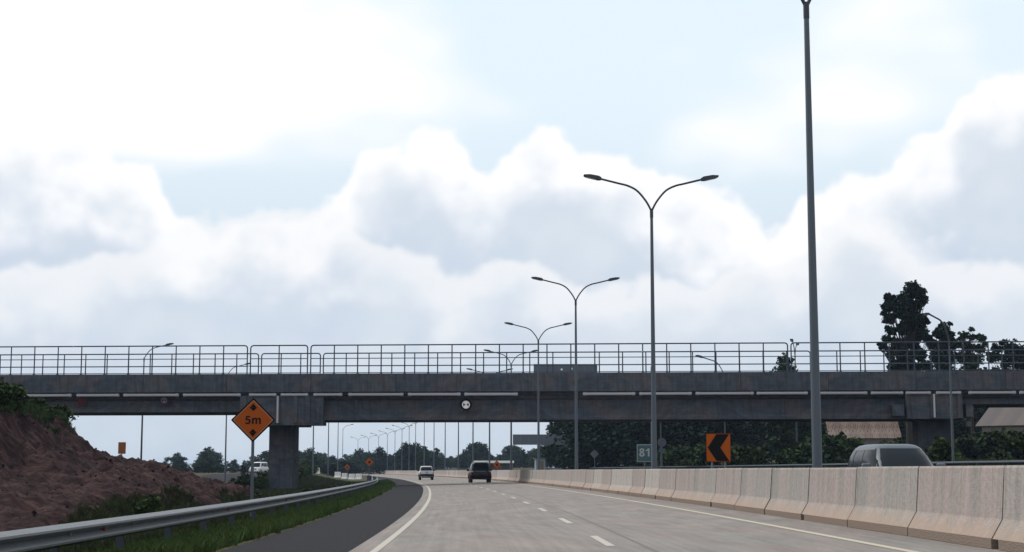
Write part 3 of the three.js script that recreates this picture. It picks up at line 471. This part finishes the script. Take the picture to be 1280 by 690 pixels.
{ // far treeline: five kinds, repeated at their own place and height
  const kinds = [
    ['bushy broad tree in the hazy row across the plain', roundCrown(11, 10, 8.5, 1.2, 15), 2.0, 0.26, 2300, 0.62, 0],
    ['rounded dark tree in the hazy row across the plain', roundCrown(12, 10, 7.2, 1.6, 12), 2.4, 0.24, 2000, 0.6, 1],
    ['slender upright tree in the hazy row across the plain', roundCrown(13, 10, 4.4, 2.2, 12), 3.0, 0.2, 1500, 0.55, 1],
    ['flat-topped spreading tree in the hazy row across the plain', [[0, 8.6, 0, 2.2, 0.5], [2.6, 8.2, 1, 1.9, 0.5], [-2.7, 8.3, -0.6, 2.0, 0.5], [1, 7.2, -2, 1.9, 0.6], [-1.2, 7.4, 2, 1.8, 0.6], [0.3, 5, 0.3, 1.6, 0.8], [1.6, 3, -0.4, 1.5, 0.9], [-1.6, 2.4, 0.6, 1.6, 0.9]], 4.2, 0.26, 1800, 0.58, 0],
    ['ragged open tree in the hazy row across the plain', roundCrown(15, 10, 6.2, 2.6, 9), 3.4, 0.22, 1100, 0.6, 2]];
  const pr = kinds.map(([l, c, h0, r0, n, sz, pal], i) => tree('plain_tree', l, 'tree', c, h0, r0, n, sz, 400 + i, pal, 'far trees across the plain'));
  const prof = [[120, 574], [180, 572], [205, 574], [222, 566], [240, 574], [262, 559], [285, 572], [310, 568], [335, 563], [370, 564], [390, 560], [420, 566], [450, 560], [475, 559], [495, 567], [508, 552], [519, 553], [530, 557], [545, 559], [560, 567], [580, 562], [597, 552], [615, 564], [640, 556], [660, 560], [690, 548], [720, 545]];
  const used = [false, false, false, false, false];
  const put = (k, u, v, d, wide = 1) => { const p = at(u, v, d), g = gyX(p.x, d), h = p.y - g; const o = used[k] ? copy(pr[k]) : pr[k]; used[k] = true; const s = h / 10.2; o.position.set(p.x, g, p.z); o.scale.set(s * wide, s, s * wide); o.rotation.y = rr(0, 6.28); };
  for (const [u, v, k] of [[222, 565, 1], [262, 558, 0], [208, 573, 4], [335, 562, 3], [390, 559, 0], [372, 562, 3], [450, 560, 0], [475, 558, 1], [508, 552, 1], [519, 552.5, 0], [531, 556, 2], [545, 558, 2], [580, 561, 0], [596, 551, 3], [608, 560, 1], [640, 555, 3], [655, 560, 2], [675, 556, 0]]) put(k, u, v, rr(430, 520), rr(0.9, 1.2));
  for (let i = 0; i < 84; i++) { const u = 90 + i * 7.3 + rr(-4, 4), d = rr(470, 700), v = lin(prof, u) + 2.5 + 9 * R() ** 1.5; put((i * 3 + (i >> 2)) % 5, u, v, d, rr(1.0, 1.6)); }
  for (let i = 0; i < 56; i++) { const u = 170 + i * 9.4 + rr(-4, 4), far = u > 440; put(i % 2 ? 0 : 1, u, lin(prof, u) + (far ? 5 : 11) + rr(0, 4), far ? rr(560, 680) : rr(320, 420), rr(1.8, 2.7)); }
}
{ // the wood on the right behind the overpass
  const kinds = [
    ['dense dark tree in the wood behind the overpass', roundCrown(31, 11, 8.0, 1.4, 17), 2.2, 0.3, 4200, 0.55, 1],
    ['tall narrow dark tree in the wood behind the overpass', roundCrown(32, 11, 5.6, 1.8, 15), 2.6, 0.26, 3400, 0.5, 0],
    ['broad leafy dark tree in the wood behind the overpass', roundCrown(33, 11, 9.5, 2.2, 16), 2.8, 0.32, 4200, 0.6, 1]];
  const pr = kinds.map(([l, c, h0, r0, n, sz, pal], i) => tree('wood_tree', l, 'tree', c, h0, r0, n, sz, 500 + i, pal, 'trees of the wood behind the overpass')); const used = [false, false, false];
  const put = (k, u, d, h, wide = 1) => { const p = at(u, 560, d), o = used[k] ? copy(pr[k]) : pr[k]; used[k] = true; o.position.set(p.x, gyX(p.x, d) - 0.1, p.z); o.scale.set(h / 11.2 * wide, h / 11.2, h / 11.2 * wide); o.rotation.y = rr(0, 6.28); };
  for (let i = 0; i < 22; i++) put(i % 3, 742 + i * 27 + rr(-8, 8), rr(196, 215), rr(8.6, 10.2), rr(1, 1.3));
  for (let i = 0; i < 24; i++) put((i * 2) % 3, 752 + i * 26 + rr(-8, 8), rr(222, 245), rr(10, 11.8), rr(1.05, 1.4));
  for (let i = 0; i < 16; i++) put((i + 1) % 3, 770 + i * 38 + rr(-10, 10), rr(250, 280), rr(11.5, 13), rr(1.1, 1.5));
  for (const [u, d, h] of [[697, 262, 11], [735, 250, 9], [722, 285, 13], [985, 190, 14.2]]) put(1, u, d, h, 0.85);
  // tall trees that rise above the railings: clumps read off the photograph, each with its own depth
  const clumped = (label, ub, d, list, n, size, seed, pal, r0, h0) => {
    const b = at(ub, 560, d), g = gyX(b.x, d), q = mulberry(seed);
    const cl = list.map(([u, v, r]) => { const p = at(u, v, d), rm = r * d / 1950; return [p.x - b.x, p.y - g, (q() - 0.5) * rm * 2.2, rm, 0.85]; });
    for (const c of cl.slice()) for (let k = 0; k < 3; k++) { const a = q() * 6.28, e = q() * 2 - 0.9; cl.push([c[0] + Math.cos(a) * c[3] * 0.95, c[1] + e * c[3] * 0.85, c[2] + Math.sin(a) * c[3] * 0.95, c[3] * (0.28 + 0.2 * q()), 0.8]); }
    for (let k = 0; k < list.length; k++) cl[k][3] *= 1.02;
    const t = tree('tall_tree', label, 'tree', cl, h0, r0, n, size, seed, pal); t.position.set(b.x, g, -d); return t;
  };
  clumped('tallest dark tree with lobed crown rising above the overpass railing', 1137, 165, [[1138, 362, 10], [1148, 368, 8], [1130, 374, 10], [1116, 376, 9], [1109, 384, 7], [1142, 384, 11], [1152, 378, 6], [1126, 390, 11], [1114, 398, 8], [1140, 402, 12], [1153, 400, 9], [1151, 415, 11], [1128, 412, 8], [1113, 414, 6], [1160, 424, 6], [1140, 428, 9], [1124, 428, 7], [1107, 424, 5], [1104, 434, 5], [1117, 440, 8], [1132, 446, 10], [1150, 444, 9], [1120, 458, 9], [1140, 462, 10], [1155, 458, 8], [1128, 478, 12], [1148, 480, 12], [1135, 500, 12]], 14500, 0.38, 601, 1, 0.42, 7);
  clumped('dark rounded tree beside the tallest one above the overpass railing', 1180, 172, [[1181, 410, 8], [1172, 418, 8], [1186, 420, 8], [1168, 430, 8], [1180, 432, 10], [1192, 430, 7], [1170, 446, 10], [1186, 448, 11], [1176, 464, 12], [1192, 468, 10], [1180, 490, 14]], 5600, 0.36, 602, 1, 0.3, 5);
  clumped('ragged tree with thin top rising above the overpass railing', 1216, 180, [[1214, 412, 3], [1206, 420, 6], [1216, 422, 5], [1225, 424, 6], [1200, 430, 6], [1212, 434, 8], [1226, 436, 7], [1205, 446, 9], [1222, 450, 10], [1210, 464, 11], [1228, 470, 11], [1216, 490, 13]], 5000, 0.36, 603, 0, 0.28, 5);
  clumped('bushy tree at the right end above the overpass railing', 1262, 185, [[1250, 436, 8], [1262, 434, 9], [1275, 438, 9], [1244, 446, 8], [1258, 450, 11], [1274, 454, 11], [1288, 446, 11], [1300, 438, 10], [1250, 468, 12], [1270, 472, 13], [1292, 468, 13], [1262, 492, 14]], 6600, 0.36, 604, 1, 0.3, 5);
}
{ // shrubs
  const k = [0, 1, 2].map((i) => tree('shrub', ['low leafy shrub on the verge behind the far guardrail', 'ragged low shrub on the verge behind the far guardrail', 'spreading low shrub on the verge behind the far guardrail'][i], 'shrub', roundCrown(41 + i, 1.5, 2.2, 0.3, 7), 0.3, 0.05, 700, 0.26, 700 + i, i === 1 ? 0 : 2, 'shrubs on the far verge'));
  const used = [false, false, false], put = (i, x, d, s, lab, gr) => { const o = used[i] || lab ? copy(k[i], lab) : k[i]; if (!lab) used[i] = true; if (gr) o.userData.group = gr; o.position.set(x, groundAt(x, d) - 0.05, -d); o.scale.setScalar(s); o.rotation.y = rr(0, 6.28); };
  for (let i = 0; i < 40; i++) { const d = rr(120, 190), s = -rr(17.5, 26); put(i % 3, med(d) - s, d, rr(0.8, 1.9)); }
  for (let i = 0; i < 12; i++) { const d = rr(60, 110), s = -rr(17, 28); put(i % 3, med(d) - s, d, rr(0.7, 1.3)); }
  for (let i = 0; i < 16; i++) { const d = rr(58, 82), x = rr(-32, -19.4) * d / 72; put(i % 3, x, d, rr(0.35, 0.7), 'leafy shrub growing on top of the red earth heap', 'shrubs on the earth heap'); }
  for (const [u, d, q] of [[1036, 168, 1.5], [1052, 166, 1.2], [1076, 167, 1.35], [1100, 166, 1.5], [1128, 168, 1.7], [1204, 142, 1.5], [1222, 144, 1.7], [1244, 143, 1.9], [1268, 144, 1.8], [1290, 143, 2.0]]) put(Math.round(u) % 3, at(u, 560, d).x, d, q, 'tall shrub growing in front of a house beyond the overpass', 'shrubs in front of the houses');
  for (let i = 0; i < 34; i++) { const d = 135 + i * 4.4 + rr(-1, 1), s = rr(22.5, 25); put(i % 3, med(d) - s, d, rr(0.7, 1.15), 'dark hedge bush growing along the slip road guardrail', 'hedge along the slip road'); }
  for (let i = 0; i < 12; i++) { const d = rr(40, 125), s = rr(14.2, 17); put(i % 3, med(d) - s, d, rr(0.25, 0.5), 'small weedy shrub between the guardrail and the earth heap', 'weeds behind the guardrail'); }
}
{ // grass: nobody could count it
  const bl = []; const q = mulberry(9);
  for (let i = 0; i < 9; i++) { const t = q() * 6.28, h = 0.16 + q() * 0.16, l = 0.05 + q() * 0.10, x = (q() - 0.5) * 0.16, z = (q() - 0.5) * 0.16, w = 0.007 + q() * 0.006, c = Math.cos(t), s = Math.sin(t); const g = new THREE.BufferGeometry(); g.setAttribute('position', new THREE.Float32BufferAttribute([x - s * w, 0, z + c * w, x + s * w, 0, z - c * w, x + c * l * 0.4, h * 0.7, z + s * l * 0.4, x + s * w, 0, z - c * w, x + c * l * 0.4 + s * w, h * 0.7, z + s * l * 0.4 - c * w, x + c * l, h, z + s * l], 3)); g.computeVertexNormals(); bl.push(g); }
  const tuft = mergeGeometries(bl);
  const grass = (name, label, N, where, col) => { const im = new THREE.InstancedMesh(tuft, std(1, 1, 1, 0.9), N), m = new THREE.Matrix4(), qq = new THREE.Quaternion(), c = new THREE.Color(); for (let i = 0; i < N; i++) { const [x, y, d, s] = where(); qq.setFromAxisAngle(V3(0, 1, 0), R() * 6.28); m.compose(V3(x, y, -d), qq, V3(s * 1.5, s * rr(0.7, 1.2), s * 1.5)); im.setMatrixAt(i, m); const k = rr(0.55, 1.3); c.setRGB(col[0] * k * rr(0.8, 1.3), col[1] * k, col[2] * k); im.setColorAt(i, c); } im.name = name; im.castShadow = im.receiveShadow = true; scene.add(im); tag(im, label, 'grass', null, 'stuff'); };
  grass('verge_grass', 'green grass strip between asphalt shoulder and guardrail', 42000, () => { const d = 14 + 190 * R() ** 2, s = 11.35 + 2.2 * Math.sqrt(R()); const p = W3(s, d); return [p.x, p.y - 0.01, d, rr(0.5, 0.95)]; }, [0.04, 0.068, 0.018]);
  grass('rough_grass', 'rough weeds and grass behind the guardrail', 34000, () => { const d = 22 + 190 * R() ** 1.6, s = 13.5 + (d > 100 ? 9 : 3.4 + 1.6 * n3(d * 0.08, 1, 2)) * R() ** 1.2, x = med(d) - s; return [x, groundAt(x, d) - 0.02, d, rr(0.4, 1.1)]; }, [0.026, 0.036, 0.014]);
  grass('heap_grass', 'grass growing over the top of the earth heap', 16000, () => { let d, x; do { d = rr(46, 92); x = rr(-40, -18.6) * d / 72; } while (mound(x, d) < 3.15 + 0.5 * n3(x * 0.3, 7, d * 0.3)); return [x, groundAt(x, d) - 0.02, d, rr(0.5, 1.15)]; }, [0.028, 0.05, 0.018]);
  grass('far_verge_grass', 'grass and weeds along the far verge beside the opposite carriageway', 26000, () => { const d = 60 + 150 * R(), s = -13.3 - 14 * R() ** 1.4, p = W3(s, d); return [p.x, p.y - 0.02, d, rr(1.0, 2.2)]; }, [0.04, 0.06, 0.022]);
}

// ------------------------------------------------------------------ houses, shelter, fence on the right
function house(label, pos, turn, w, dep, hw, hr, over, roofMats) {
  const t = thing('house', label, 'house', pos, turn);
  const wl = part('wall', (() => { const g = merge([poly([[-dep / 2, -0.4], [dep / 2, -0.4], [dep / 2, hw], [0, hw + hr * 0.9], [-dep / 2, hw]], w).translate(0, 0, -w / 2).rotateY(Math.PI / 2)]); return g; })(), M.wall, t);
  const slope = Math.atan2(hr, dep / 2), len = Math.hypot(hr, dep / 2) + over, n = Math.round((w + 1.2) / 0.8);
  for (const s of [1, -1]) for (let i = 0; i < n; i++) {
    const sw = (w + 1.2) / n, g = []; for (let k = 0; k < 4; k++) g.push(box(sw / 4 * 0.52, 0.05, len, (k - 1.5) * sw / 4, 0.02, 0)); g.push(box(sw + 0.02, 0.025, len, 0, -0.012, 0));
    const gg = merge(g); gg.translate(0, 0, len / 2 - 0.02); gg.rotateX(slope); if (s < 0) gg.rotateY(Math.PI);
    const m = part('roof_sheet', gg, roofMats[(i * 7 + (s > 0 ? 0 : 3)) % roofMats.length], t); m.position.set((i + 0.5) * sw - (w + 1.2) / 2, hw + hr + 0.02 + (i % 2) * 0.006, 0);
  }
  part('ridge_cap', rbox(w + 1.2, 0.06, 0.4, 0, hw + hr + 0.06, 0, 0.02), roofMats[0], t);
  const dr = part('door', rbox(0.9, 2.0, 0.06, w * 0.18, 1.0, dep / 2 + 0.02, 0.01), M.wood, t); part('handle', rbox(0.04, 0.14, 0.05, w * 0.18 + 0.36, 1.0, dep / 2 + 0.07, 0.01), M.rim, dr);
  for (const x of [-0.3, -0.02, 0.4]) { const f = part('window', rbox(1.1, 1.0, 0.06, w * x, 1.5, dep / 2 + 0.02, 0.01), M.wood, t); part('pane', box(0.92, 0.82, 0.02, w * x, 1.5, dep / 2 + 0.055), M.glass, f); }
  return t;
}
{
  const roofTex = tex(256, 256, (u, v) => { const q = tnoise(u, v, 9, 9, 5, 400), w = tnoise(u, v, 4, 4, 3, 410); return tint(mix3([0.235, 0.19, 0.165], [0.11, 0.072, 0.058], sst(-0.05, 0.3, q + w * 0.5)), 1 + G() * 0.2); }, [0.31, 0.27], true);
  const rust = [1, 0.92, 1.06, 0.85].map((k) => matte({ map: roofTex, color: new THREE.Color().setRGB(k, k, k) }));
  const grey = [std(0.16, 0.14, 0.135, 0.8), std(0.145, 0.13, 0.128, 0.8), std(0.175, 0.15, 0.14, 0.85)];
  const a = at(1085, 547, 178), ga = gyX(a.x, 178), top = at(1085, 526, 181);
  house('low house with tan corrugated metal roof under the overpass', [a.x, ga, -181], -0.10, 7.0, 5.6, a.y - ga + 0.05, top.y - a.y - 0.1, 0.3, rust);
  const b = at(1262, 531, 152), gb = gyX(b.x, 152), tb = at(1262, 509, 156);
  house('house with grey brown roof beyond the right bridge pier', [b.x + 3.2, gb, -156], -0.75, 7.0, 6.2, b.y - gb + 0.1, tb.y - b.y, 0.3, grey);
  // white-roofed shelter far down the road
  const c = at(617, 577.5, 335), gc = gyX(c.x, 335), t = thing('roadside_shelter', 'long low shelter with white roof far beyond the parked line of trees', 'shelter', [c.x, gc, c.z], 0.05), h = c.y - gc;
  tag(t, 'long low shelter with bright white roof far off beside the road', 'shelter');
  part('roof', rbox(8.6, 0.5, 3.4, 0, h, 0, 0.05), M.white, t); for (const x of [-4, -1.3, 1.3, 4]) part('post', rbox(0.18, h, 0.18, x, h / 2 - 0.1, 1.4, 0.02), M.wood, t); part('back_wall', rbox(8.4, h - 0.3, 0.15, 0, h / 2 - 0.2, -1.4, 0.02), M.wall, t);
  const hut = at(675, 575.5, 240), gh = gyX(hut.x, 240), k = thing('small_hut', 'small pale blue hut under the far gantry sign', 'hut', [hut.x, gh, hut.z], 0.1), hh = hut.y - gh;
  part('wall', rbox(1.5, hh + 0.2, 1.5, 0, hh / 2 + 0.1, 0, 0.03), std(0.20, 0.25, 0.27, 0.8), k); part('roof', rbox(1.9, 0.12, 1.9, 0, hh + 0.26, 0, 0.03), M.signBack, k); part('door', rbox(0.7, Math.min(1.9, hh), 0.05, 0.1, Math.min(1.9, hh) / 2, 0.77, 0.01), M.wood, k);
  // paling fence under the trees
  const f = thing('paling_fence', 'row of weathered pale fence palings at the edge of the wood', 'fence', [0, 0, 0]);
  const pg = [0.9, 1.05, 1.2].map((q) => rbox(0.16, q, 0.03, 0, q / 2, 0, 0.008)), fm = [std(0.22, 0.18, 0.18, 0.95), std(0.28, 0.24, 0.24, 0.95), std(0.16, 0.13, 0.14, 0.95)];
  for (let i = 0; i < 44; i++) { const u = 850 + i * 2.9, d = 172, p = at(u, 570, d), m = part('paling', pg[(i * 5) % 3], fm[(i * 7 + (i >> 1)) % 3], f); m.position.set(p.x, gyX(p.x, d) + rr(-0.1, 0.1), p.z + rr(-0.03, 0.03)); m.rotation.z = rr(-0.09, 0.09); }
  for (const y of [0.35, 0.8]) { const p0 = at(848, 570, 172), p1 = at(980, 570, 172); part('rail', cyl(V3(p0.x, gyX(p0.x, 172) + y, -172.06), V3(p1.x, gyX(p1.x, 172) + y, -172.06), 0.035, 0.035, 6), fm[2], f); }
}

// ------------------------------------------------------------------ vehicles
// a body is rings stacked upwards: each ring [y, half width, z of nose, z of tail, squareness]
const ringPt = (r, c, s) => { const n = r[4]; const f = (v) => Math.sign(v) * Math.abs(v) ** (2 / n); return V3(r[1] * f(c), r[0], (r[2] + r[3]) / 2 + (r[3] - r[2]) / 2 * f(s)); };
function loft(rings, cap0 = true, cap1 = true, N = 72) {
  const P = [], I = [];
  for (const r of rings) for (let i = 0; i < N; i++) { const t = i / N * Math.PI * 2, p = ringPt(r, Math.cos(t), Math.sin(t)); P.push(p.x, p.y, p.z); }
  for (let k = 0; k < rings.length - 1; k++) for (let i = 0; i < N; i++) { const a = k * N + i, b = k * N + (i + 1) % N; I.push(a, a + N, b, b, a + N, b + N); }
  const cap = (k, up) => { const c = P.length / 3, r = rings[k]; P.push(0, r[0], (r[2] + r[3]) / 2); for (let i = 0; i < N; i++) { const a = k * N + i, b = k * N + (i + 1) % N; up ? I.push(c, b, a) : I.push(c, a, b); } };
  if (cap0) cap(0, false); if (cap1) cap(rings.length - 1, true);
  const g = new THREE.BufferGeometry(); g.setAttribute('position', new THREE.Float32BufferAttribute(P, 3)); g.setIndex(I); g.computeVertexNormals(); return g;
}
function pane(rings, face, f0, f1, h0, h1, off = 0.012) {              // glass lying on the cabin: face 'rear','front','left','right'; f across, h from lower to upper ring
  const NU = 10, NV = 4, P = [], I = [], lerpR = (h) => { const k = Math.min(rings.length - 2, Math.floor(h)), t = h - k; return rings[k].map((v, i) => lerp(v, rings[k + 1][i], t)); };
  for (let j = 0; j <= NV; j++) for (let i = 0; i <= NU; i++) {
    const r = lerpR(lerp(h0, h1, j / NV)), fr = lerp(f0, f1, i / NU), n = r[4]; let p;
    if (face === 'rear' || face === 'front') { const c = Math.sign(fr) * Math.abs(fr) ** (n / 2), s = Math.sqrt(Math.max(0, 1 - c * c)) * (face === 'rear' ? 1 : -1); p = ringPt(r, c, s); p.z += (face === 'rear' ? off : -off); p.y += off * 0.4; } else { const s = Math.sign(fr) * Math.abs(fr) ** (n / 2), c = Math.sqrt(Math.max(0, 1 - s * s)) * (face === 'right' ? 1 : -1); p = ringPt(r, c, s); p.x += face === 'right' ? off : -off; }
    P.push(p.x, p.y, p.z);
  }
  for (let j = 0; j < NV; j++) for (let i = 0; i < NU; i++) { const a = j * (NU + 1) + i; I.push(a, a + 1, a + NU + 1, a + 1, a + NU + 2, a + NU + 1); }
  const g = new THREE.BufferGeometry(); g.setAttribute('position', new THREE.Float32BufferAttribute(P, 3)); g.setIndex(I); g.computeVertexNormals(); return g;
}
const paint = (r, g, b) => new THREE.MeshPhysicalMaterial({ color: new THREE.Color().setRGB(r, g, b), roughness: 0.45, metalness: 0.0, specularIntensity: 0.5, clearcoat: 0.12, clearcoatRoughness: 0.15 });
const tyreG = (r) => new THREE.LatheGeometry([[0.62, -0.1], [0.93, -0.11], [1, -0.07], [1, 0.07], [0.93, 0.11], [0.62, 0.1], [0.62, -0.1]].map(([a, b]) => new THREE.Vector2(a * r, b)), 28).rotateZ(Math.PI / 2);
const rimG = (r) => merge([new THREE.CylinderGeometry(r * 0.62, r * 0.62, 0.14, 24, 1, true).rotateZ(Math.PI / 2), ...[0, 1, 2, 3, 4].map((k) => box(0.05, r * 1.2, r * 0.16).rotateX(k * Math.PI / 5))]);
function vehicle(name, label, cat, pos, turn, o) {                     // nose towards -z
  const t = thing(name, label, cat, pos, turn), W = o.w / 2, L = o.l / 2, pm = paint(...o.color), r = o.wheel || 0.36;
  const body = part('body', loft([[o.sill, W * 0.90, -L * 0.96, L * 0.96, 5], [o.sill + 0.12, W * 0.97, -L, L, 6], [o.belt - 0.30, W, -L, L, 7], [o.belt - 0.08, W * 0.985, -L * 0.985, L * 0.985, 7], [o.belt, W * 0.94, -L * 0.95, L * 0.965, 6]]), pm, t);
  const c = o.cabin, rings = [[o.belt - 0.03, W * 0.935, c[0], c[1], 6], [lerp(o.belt, o.h, 0.5), W * 0.88, lerp(c[0], c[2], 0.55), lerp(c[1], c[3], 0.45), o.sq || 6], [o.h - 0.10, W * (o.sq ? 0.74 : 0.79), c[2], c[3], o.sq || 6], [o.h - 0.03, W * (o.sq ? 0.62 : 0.72), c[2] + 0.14, c[3] - 0.10, o.sq || 5], [o.h, W * 0.5, c[2] + 0.4, c[3] - 0.35, 4]];
  const cab = part('cabin', loft(rings, false, true), pm, t);
  part('rear_window', pane(rings, 'rear', -0.86, 0.86, 0.28, 1.86), M.glass, cab); part('windscreen', pane(rings, 'front', -0.9, 0.9, 0.12, 1.9), M.glass, cab);
  for (const s of ['left', 'right']) for (const [a, b] of o.side || [[-0.84, -0.3], [-0.26, 0.3], [0.34, 0.86]]) part('side_window', pane(rings, s, a, b, 0.3, 1.8), M.glass, cab);
  for (const sx of [-1, 1]) for (const z of [-L * 0.62, L * 0.60]) { const w = part('wheel', tyreG(r), M.rubber, t); w.position.set(sx * (W - 0.13), r, z); part('rim', rimG(r), M.rim, w).position.x = sx * 0.03; part('wheel_arch', new THREE.TorusGeometry(r * 1.12, 0.05, 6, 20, Math.PI).rotateY(Math.PI / 2), M.rubber, body).position.set(sx * (W - 0.02), r, z); }
  part('rear_bumper', rbox(o.w * 0.96, 0.24, 0.2, 0, o.sill + 0.22, L - 0.02, 0.06), o.bumper || pm, t); part('front_bumper', rbox(o.w * 0.96, 0.28, 0.2, 0, o.sill + 0.22, -L + 0.02, 0.06), o.bumper || pm, t);
  for (const s of [-1, 1]) { part('tail_light', rbox(0.16, 0.34, 0.08, s * (W - 0.14), o.belt - 0.24, L * 0.985, 0.03), M.red, t); part('headlight', rbox(0.36, 0.18, 0.1, s * (W - 0.28), o.belt - 0.26, -L * 0.985, 0.04), M.lens, t); part('mirror', rbox(0.24, 0.17, 0.12, s * (W + 0.08), o.belt + 0.08, c[0] + 0.5, 0.05), o.bumper || pm, t); }
  part('number_plate', rbox(0.46, 0.14, 0.02, 0, o.belt - 0.38, L + 0.005, 0.005), M.black, t); part('grille', rbox(o.w * 0.5, 0.16, 0.05, 0, o.belt - 0.28, -L - 0.005, 0.02), M.rubber, t);
  return t;
}
{
  const on = (s, d) => { const p = W3(s, d); return [p.x, p.y, p.z]; };
  const s1 = med(143) - at(599.5, 600, 143).x, a = vehicle('suv', 'black sport utility vehicle driving away under the overpass', 'car', on(s1, 143), -heading(143), { w: 1.92, l: 4.5, h: 1.86, sill: 0.30, belt: 1.06, wheel: 0.38, color: [0.008, 0.008, 0.010], bumper: M.black, cabin: [-0.95, 2.12, -0.35, 1.92] });
  for (const x of [-0.62, 0.62]) part('roof_rail', cyl(V3(x, 1.89, -0.2), V3(x, 1.89, 1.6), 0.025, 0.025, 8), M.galv, a);
  part('trim_strip', rbox(0.9, 0.07, 0.03, 0, 1.02, 2.26, 0.01), M.galv, a);
  const s2 = med(196) - at(532.5, 598, 196).x, b = vehicle('pickup_truck', 'silver pickup truck driving away in the left lane', 'pickup truck', on(s2, 196), -heading(196), { w: 1.78, l: 4.9, h: 1.74, sill: 0.40, belt: 1.10, wheel: 0.38, color: [0.42, 0.44, 0.46], bumper: M.black, cabin: [-0.9, 1.1, -0.4, 0.85], side: [[-0.84, -0.05], [0.02, 0.84]] });
  part('tailgate', rbox(1.5, 0.5, 0.05, 0, 0.86, 2.44, 0.03), paint(0.42, 0.44, 0.46), b); part('tailgate_handle', rbox(0.3, 0.07, 0.04, 0, 0.98, 2.48, 0.01), M.black, b); part('load_cover', rbox(1.5, 0.04, 1.3, 0, 1.09, 1.75, 0.02), M.black, b); part('rear_skirt', rbox(1.2, 0.3, 0.1, 0, 0.44, 2.3, 0.03), M.black, b);
  const vp = at(1119, 575, 41), vs = med(41) - vp.x;
  vehicle('people_carrier', 'dusty blue grey people carrier coming the other way behind the median barrier', 'car', on(vs, 41), Math.PI - heading(41) + 0.03, { w: 1.80, l: 4.6, h: 1.53, sill: 0.2, belt: 0.86, wheel: 0.34, color: [0.07, 0.085, 0.105], sq: 4.2, cabin: [-1.2, 2.15, -0.5, 1.85] });
  const wp = at(324, 586, 232); vehicle('white_van', 'small white van on the slip road left of the bridge column', 'van', [wp.x, gyX(wp.x, 232) + 0.02, -232], Math.PI - 0.25, { w: 1.66, l: 3.9, h: 1.78, sill: 0.3, belt: 1.0, wheel: 0.31, color: [0.62, 0.63, 0.64], cabin: [-1.3, 1.85, -0.8, 1.75] });
  const mk = at(465.5, 594, 172), t = thing('marker_post', 'short white marker post at the end of the guardrail bend', 'marker post', [mk.x, gyX(mk.x, 172), mk.z]); part('post', rbox(0.14, 1.0, 0.1, 0, 0.5, 0, 0.03), M.white, t); part('reflector', rbox(0.08, 0.12, 0.02, 0, 0.85, 0.055, 0.005), M.red, t);
}

renderer.render(scene, camera);
